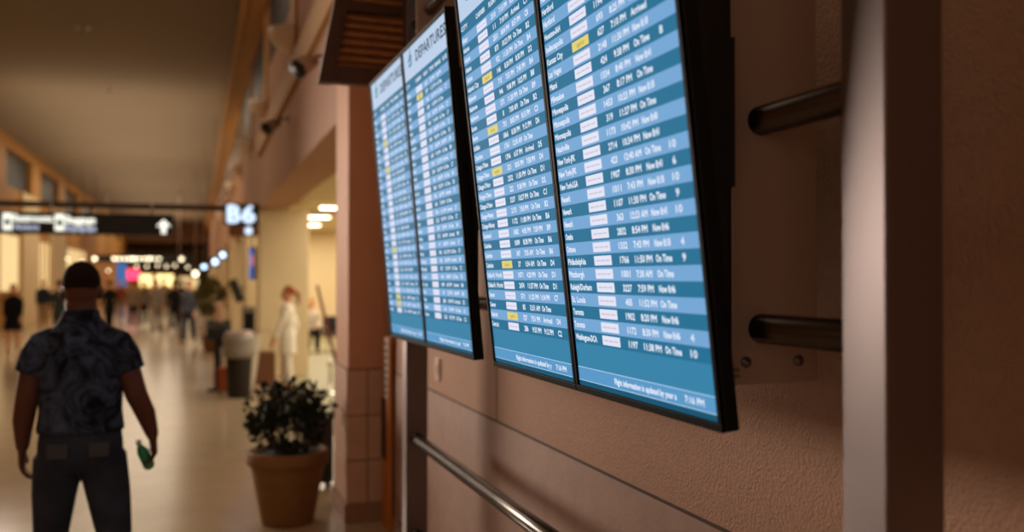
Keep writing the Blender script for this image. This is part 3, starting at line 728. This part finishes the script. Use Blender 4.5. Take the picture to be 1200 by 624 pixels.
hand(bd, (-.273, .032, .945), (-.02, .12, -1), 1.12, 1, .5)
hand(bd, (.344, .045, .965), (.10, .15, -1), 1.12, -1, 1.0)
LEGL = [(-.10, 0, .88), (-.125, .03, .70), (-.14, .05, .50), (-.15, .02, .30), (-.16, -.04, .09)]
LEGR = [(.10, 0, .88), (.135, -.04, .70), (.165, -.08, .50), (.17, -.20, .31), (.165, -.33, .14)]
rl = [.10, .088, .062, .058, .042]
bd.tube(LEGL, rl, 16); bd.tube(LEGR, rl, 16)
remeshed(bd, 'body', SK, man, .0065, 4)
# cropped hair cap
hr = MB(); hr.ball((0, .001, 1.775), (.0935, .113, .113), 22)
vs = hr.v; keep = [f for f in hr.f if all(vs[i][2] > 1.72+.35*(vs[i][1]+.03)*(1 if vs[i][1] > -.02 else .6) for i in f)]
hr.f = keep; hr.mi = [0]*len(keep); hr.sm = [True]*len(keep)
hr.build('hair', mat('cropped_black_hair', srgb(38, 25, 18), rough=.9, spec=.1), man)
# T-shirt
m_shirt = mat('patterned_tshirt', srgb(14, 15, 20), rough=.85, spec=.2)
nt = m_shirt.node_tree; bs = nt.nodes['Principled BSDF']; tc = nt.nodes.new('ShaderNodeTexCoord')
nz = nt.nodes.new('ShaderNodeTexNoise'); nz.inputs['Scale'].default_value = 6; nz.inputs['Detail'].default_value = 10; nz.inputs['Roughness'].default_value = .7; nz.inputs['Distortion'].default_value = 1.8
rp = nt.nodes.new('ShaderNodeValToRGB'); rp.color_ramp.elements[0].position = .42; rp.color_ramp.elements[0].color = srgb(16, 17, 22)
rp.color_ramp.elements[1].position = .70; rp.color_ramp.elements[1].color = srgb(88, 100, 124)
nt.links.new(tc.outputs['Object'], nz.inputs['Vector']); nt.links.new(nz.outputs['Fac'], rp.inputs['Fac']); nt.links.new(rp.outputs['Color'], bs.inputs['Base Color'])
sh = MB()
sections(sh, [(0, 0, 1.015, .208, .142), (0, 0, 1.03, .210, .144), (0, 0, 1.12, .198, .134), (0, 0, 1.24, .202, .136), (0, 0, 1.36, .218, .142), (0, -.005, 1.44, .208, .132), (0, -.01, 1.51, .165, .108), (0, -.01, 1.56, .12, .09), (0, -.012, 1.60, .094, .084), (0, -.012, 1.638, .086, .082)])
for s_ in (-1, 1):
    sh.tube([(s_*.11, -.01, 1.49), (s_*.17, -.01, 1.455), (s_*.205, -.015, 1.40), (s_*.234, -.02, 1.315)], [.07, .085, .082, .078], 18, cap=False)
remeshed(sh, 'tshirt', m_shirt, man, .008, 4)
# jeans
M_pocket = mat('pocket_denim', srgb(74, 72, 72), rough=.9)
m_jean = mat('dark_denim', srgb(58, 64, 76), rough=.9, noise=.45, nscale=5, bump=.2, bscale=300, spec=.2)
je = MB()
sections(je, [(0, 0, .82, .16, .115), (0, 0, .88, .205, .14), (0, 0, .96, .203, .138), (0, 0, 1.04, .192, .128)])
je.tube(LEGL[:4]+[(-.155, -.03, .11)], [.122, .108, .086, .082, .08], 18, cap=False); je.tube(LEGR[:4]+[(.168, -.31, .17)], [.122, .108, .086, .082, .08], 18, cap=False)
jn = remeshed(je, 'jeans', m_jean, man, .009, 4)
for s_ in (-1, 1):
    MB().add([(s_*.05, -.149, .90), (s_*.14, -.139, .90), (s_*.145, -.140, .97), (s_*.045, -.149, .97), (s_*.05, -.13, .90), (s_*.14, -.12, .90), (s_*.145, -.12, .97), (s_*.045, -.13, .97)], [(0,1,2,3),(7,6,5,4),(0,4,5,1),(1,5,6,2),(2,6,7,3),(3,7,4,0)]).build('back_pocket', M_pocket, jn)
for p_, a_ in (((-.16, .01, 0), 0), ((.165, -.36, .02), -.5)):
    m = MB(); m.tube([(0, -.09, .045), (0, .0, .05), (0, .10, .035), (0, .17, .03)], [(.04, .045), (.045, .05), (.048, .033), (.035, .025)], 14)
    o = m.build('shoe', M_blackm, man); o.location = p_; o.rotation_euler = (a_, 0, 0)
# bottle
hb_ = Vector(mw_)+Vector((.305, .075, .85))
e = empty('green_bottle', 'small green bottle held in the right hand of the man walking away', 'bottle', hb_); e.rotation_euler = (.4, -.35, 0)
MB().lathe([(.026, -.07), (.031, -.06), (.031, .03), (.022, .06), (.012, .075), (.012, .09)], seg=20).build('bottle_body', mat('green_glass', srgb(60, 160, 105), rough=.2), e)
MB().lathe([(.015, .085), (.015, .105), (.01, .107)], seg=16).build('cap', M_white, e)

# --- people farther away, each built with its own pose and clothes
def figure(lab, loc, rz, hgt, top, bottom, hair, skin=SK2, stride=.2, arms=.1, skirt=False, coat=False, long_hair=False, sit=False, vox=.016, group='people down the concourse', tail=False):
    e = empty('person', lab, 'person', loc, rz, group=group); k = hgt/1.75; e.scale = (k, k, k); bpy.context.view_layer.update()
    b = MB(); hz = 1.62; dz = 0
    if sit: dz = -.43
    head(b, (0, .01, hz+.015+dz), 1.)
    b.tube([(0, -.01, 1.43+dz), (0, 0, 1.56+dz)], [.06, .055], 12)
    tor = [(0, 0, .84+dz, .13, .10), (0, 0, .92+dz, .155, .11), (0, 0, 1.05+dz, .13, .09), (0, 0, 1.2+dz, .145, .10), (0, 0, 1.35+dz, .165, .10), (0, 0, 1.43+dz, .12, .075), (0, 0, 1.48+dz, .06, .05)]
    sections(b, tor, 16)
    AR = []
    for s_ in (-1, 1):
        sw = arms*s_
        pts = [(s_*.165, 0, 1.39+dz), (s_*.205, -.02-sw*.5, 1.24+dz), (s_*.215, -.01-sw, 1.11+dz), (s_*.21, .06-sw*1.2, .87+dz)]
        if sit: pts = [(s_*.165, 0, 1.39+dz), (s_*.20, .03, 1.2+dz), (s_*.2, .1, 1.1+dz), (s_*.12, .32, 1.06+dz)]
        AR.append(pts); b.tube(pts, [.048, .042, .036, .026], 10)
        d = (Vector(pts[3])-Vector(pts[2])).normalized(); w = Vector(pts[3]); b.tube([w, w+d*.06, w+d*.14], [(.022, .034), (.022, .038), (.014, .024)], 8); b.tube([w+d*.03+Vector((0, .03, 0)), w+d*.08+Vector((0, .045, 0))], .012, 6)
    LG = []
    for s_ in (-1, 1):
        st = stride*s_
        pts = [(s_*.085, 0, .88), (s_*.09, st*.5+.02, .48), (s_*.09, st, .08 if st > -.1 else .12)]
        if sit: pts = [(s_*.09, .02, .50), (s_*.11, .44, .50), (s_*.11, .46+st*.2, .09)]
        LG.append(pts); b.tube(pts, [.078, .055, .038], 12)
    remeshed(b, 'body', skin, e, vox, 3)
    c_ = MB(); low = .62 if coat else .86
    ts = [(x, y, z, rx+.02, ry+.02) for x, y, z, rx, ry in tor if z > .9+dz]
    if coat: ts = [(0, 0, low+dz, .19, .15)]+ts
    else: ts = [(0, 0, .87+dz, .172, .128)]+ts
    sections(c_, ts, 16)
    for pts in AR: c_.tube(pts[:3]+[tuple(Vector(pts[2]).lerp(Vector(pts[3]), .85))], [.062, .055, .05, .042], 10, cap=False)
    remeshed(c_, 'top', top, e, vox, 2)
    c_ = MB()
    if skirt: sections(c_, [(0, 0, .55, .25, .2), (0, 0, .8, .2, .15), (0, 0, 1.0, .15, .11)], 16)
    else:
        if sit: sections(c_, [(0, 0, .40, .165, .13), (0, 0, .58, .165, .12)], 16)
        else: sections(c_, [(0, 0, .82, .15, .115), (0, 0, 1.0, .155, .11)], 16)
        for pts in LG: c_.tube(pts[:2]+[tuple(Vector(pts[1]).lerp(Vector(pts[2]), .93))], [.095, .075, .065], 12, cap=False)
    remeshed(c_, 'skirt' if skirt else 'trousers', bottom, e, vox, 2)
    h = MB(); h.ball((0, -.02, hz+.055+dz), (.088, .098, .095), 14)
    if long_hair: h.ball((0, -.05, hz-.03+dz), (.085, .07, .16), 14)
    if tail: h.tube([(0, -.1, hz+.06+dz), (0, -.17, hz+.0+dz), (0, -.18, hz-.17+dz)], [.03, .038, .015], 8)
    h.build('hair', hair, e)
    for pts in LG:
        a = pts[2]; m = MB(); m.tube([(a[0], a[1]-.06, a[2]-.04), (a[0], a[1]+.05, a[2]-.045), (a[0], a[1]+.14, a[2]-.05)], [(.036, .035), (.04, .03), (.03, .022)], 10); m.build('shoe', M_blackm, e)
    return e
def cm(name, r, g, b_): return mat(name, srgb(r, g, b_), rough=.85, spec=.2)
H_br = cm('brown_hair', 92, 48, 24); H_bk = cm('dark_hair', 26, 20, 18); H_gy = cm('grey_hair', 120, 110, 100); H_or = cm('auburn_hair', 150, 78, 44)
T_wh = cm('white_cloth', 236, 228, 210); T_bk = cm('black_cloth', 20, 20, 24); T_nv = cm('navy_cloth', 34, 42, 60); T_gy = cm('grey_cloth', 122, 108, 98); T_bl = cm('blue_grey_cloth', 86, 96, 116)
T_tan = cm('tan_cloth', 150, 126, 98); T_rd = cm('rust_cloth', 120, 60, 36); T_lt = cm('pale_cloth', 205, 192, 176); T_dn = cm('denim_cloth', 40, 46, 62)
T_st = mat('striped_cloth', srgb(24, 22, 22), rough=.85)
nt = T_st.node_tree; wv = nt.nodes.new('ShaderNodeTexWave'); wv.bands_direction = 'Z'; wv.inputs['Scale'].default_value = 2.6; tcc = nt.nodes.new('ShaderNodeTexCoord')
rr_ = nt.nodes.new('ShaderNodeValToRGB'); rr_.color_ramp.interpolation = 'CONSTANT'; rr_.color_ramp.elements[0].color = srgb(24, 22, 22); rr_.color_ramp.elements[1].position = .6; rr_.color_ramp.elements[1].color = srgb(190, 165, 130)
nt.links.new(tcc.outputs['Object'], wv.inputs['Vector']); nt.links.new(wv.outputs['Fac'], rr_.inputs['Fac']); nt.links.new(rr_.outputs['Color'], nt.nodes['Principled BSDF'].inputs['Base Color'])
def at_floor(px, py): p = atZ(px, py, 0); return (p.x, p.y, 0)
figure('woman in white uniform with auburn ponytail standing by the lounge opening', at_floor(337, 458), PI*.45, 1.66, T_wh, T_wh, H_or, stride=.06, arms=.12, coat=True, vox=.011, group=None, tail=True)
figure('man in grey-blue jacket and dark trousers walking right of the crowd', at_floor(221, 404), PI*.9, 1.72, T_bl, T_dn, H_or, stride=.22)
figure('person in black with a full skirt at the far left edge', at_floor(15, 412), PI, 1.64, T_bk, T_bk, H_bk, stride=.1, skirt=True)
figure('person in a black and beige striped top in the crowd', at_floor(156, 387), 0, 1.72, T_st, T_bk, H_bk, stride=.15)
figure('person in grey top and grey trousers in the middle of the crowd', at_floor(183, 394), PI, 1.74, T_gy, T_gy, H_gy, stride=.2)
figure('person in all black just left of the man in the grey-blue jacket', at_floor(204, 390), 0, 1.70, T_bk, T_bk, H_br, stride=.18)
figure('person in pale top and dark trousers between striped top and grey outfit', at_floor(169, 384), PI, 1.68, T_gy, T_bk, H_bk, stride=.15)
figure('person in dark coat right of the head of the patterned T-shirt man', at_floor(128, 388), .4, 1.70, T_bk, T_bk, H_bk, stride=.12, coat=True)
figure('person in pinkish top behind the crowd beside the blue panel', at_floor(141, 376), PI, 1.68, T_rd, T_gy, H_bk, stride=.12)
figure('person in dark green coat left of the head of the patterned T-shirt man', at_floor(69, 398), .2, 1.72, cm('dark_green_cloth', 40, 48, 44), T_bk, H_bk, stride=.1, coat=True)
figure('small distant person in dark clothes before the second left shop window', at_floor(50, 384), PI, 1.70, T_nv, T_tan, H_br, stride=.1)
figure('person in black walking at the right end of the crowd', at_floor(213, 384), 0, 1.72, T_bk, T_dn, H_bk, stride=.2)
figure('tall person in tan coat deep in the crowd', at_floor(192, 377), 0, 1.80, T_tan, T_gy, H_br, stride=.1, coat=True)

# seats of the gate lounge with seated passengers
def seat(loc, rz, lab, group):
    e = empty('lounge_seat', lab, 'seat', loc, rz, group=group)
    MB().bbox(-.27, .27, -.05, .45, .38, .44, .02).build('seat_pad', M_blackm, e)
    m = MB(); m.bbox(-.27, .27, -.12, -.06, .42, .86, .02); m.build('backrest', M_blackm, e)
    for s_ in (-1, 1): MB().bbox(s_*.25-.02, s_*.25+.02, -.08, .38, .58, .62, .008).box(s_*.25-.012, s_*.25+.012, .3, .33, .4, .6).build('armrest', M_steel2, e)
    for s_ in (-1, 1): MB().bbox(s_*.2-.02, s_*.2+.02, -.05, .4, 0, .03, .005).box(s_*.2-.015, s_*.2+.015, .15, .18, .02, .4).build('leg', M_steel2, e)
    return e
p0 = atZ(366, 414, 0)
base = Vector((p0.x+.0, p0.y+.45, 0))
sf = seat((base.x, base.y, 0), PI, 'black lounge seat under the passenger in a white shirt', 'row of black lounge seats')
for i in range(1, 4):
    o = copy_tree(sf); o.location = (base.x+.58*i, base.y, 0)
    o['label'] = ['', 'black lounge seat just right of the passenger in a white shirt', 'black lounge seat under the passenger in dark clothes', 'last black lounge seat on the right, hidden by the column'][i]
figure('seated passenger in a white shirt and dark trousers facing us', (base.x, base.y-.08, -.02), PI, 1.75, T_lt, T_bk, H_br, stride=.15, sit=True, group='seated passengers')
figure('seated passenger in dark clothes near the edge of the column', (base.x+1.16, base.y-.08, -.02), PI, 1.78, T_nv, T_bk, H_br, stride=.1, sit=True, group='seated passengers')

# ------------------------------------------------------------------ lights
def area(name, loc, rot, sx_, sy_, power, col, spread=None):
    l = bpy.data.lights.new(name, 'AREA'); l.shape = 'RECTANGLE'; l.size = sx_; l.size_y = sy_; l.energy = power; l.color = col
    if spread: l.spread = spread
    o = bpy.data.objects.new(name, l); C.objects.link(o); o.location = loc; o.rotation_euler = rot; return o
WARM = (1., .82, .60); WARM2 = (1., .88, .70)
area('hall_light_a', (-2.8, 16, 6.6), (0, 0, 0), 4, 3, 90, WARM)
area('hall_light_b', (-2.8, 28, 6.6), (0, 0, 0), 4, 6, 220, WARM)
area('hall_light_c', (-2.8, 42, 6.6), (0, 0, 0), 4, 8, 300, WARM)
area('hall_light_d', (-2.8, 55, 6.6), (0, 0, 0), 4, 6, 200, WARM)
area('far_hall_light', (-2.8, 78, 6.6), (0, 0, 0), 5, 24, 700, WARM)
area('ceiling_fill_far', (-2.4, 63, 4.9), (PI, 0, 0), 5, 42, 460, WARM)  # added fill without a fixture, lifts the far ceiling
area('gate_light', (3.6, 15, 3.15), (0, 0, 0), 3, 9, 280, WARM2)
area('gate_light_b', (3.6, 25, 3.15), (0, 0, 0), 3, 6, 240, WARM2)
area('shop_side_light', (-4.5, 12.6, 2.7), (PI/2, 0, -math.radians(156)), 5.0, 1.5, 128, (1., .84, .70), math.radians(62))
area('near_wall_fill', (-3, 3, 6.6), (0, 0, 0), 4, 6, 60, (1., .75, .55))  # added overhead fill, brightens the near wall and foreground
area('camera_side_fill', (-3, -4.6, 3.0), (PI/2, 0, 0), 5, 3, 36, (1., .78, .58))  # added fill behind the camera for the faces turned towards it
area('gate_opposite', (1.75, 24, 3.0), (0, 0, 0), .8, 8, 60, WARM)
area('ceiling_fill', (-2.2, 34, 4.9), (PI, 0, 0), 5, 16, 230, WARM)  # added fill aimed upwards, stands in for bounce on the ceiling
area('ceiling_fill_near', (-2.5, 10, 4.6), (PI, 0, 0), 4, 6, 75, WARM)  # added unseen source, brightens the ceiling nearest the camera
w = bpy.data.worlds.new('world'); bpy.context.scene.world = w; w.use_nodes = True
w.node_tree.nodes['Background'].inputs[0].default_value = (1., .72, .45, 1); w.node_tree.nodes['Background'].inputs[1].default_value = .03

s = bpy.context.scene
s.view_settings.view_transform = 'Standard'; s.view_settings.look = 'None'; s.view_settings.gamma = 1; s.view_settings.use_curve_mapping = False
s.view_settings.exposure = 0
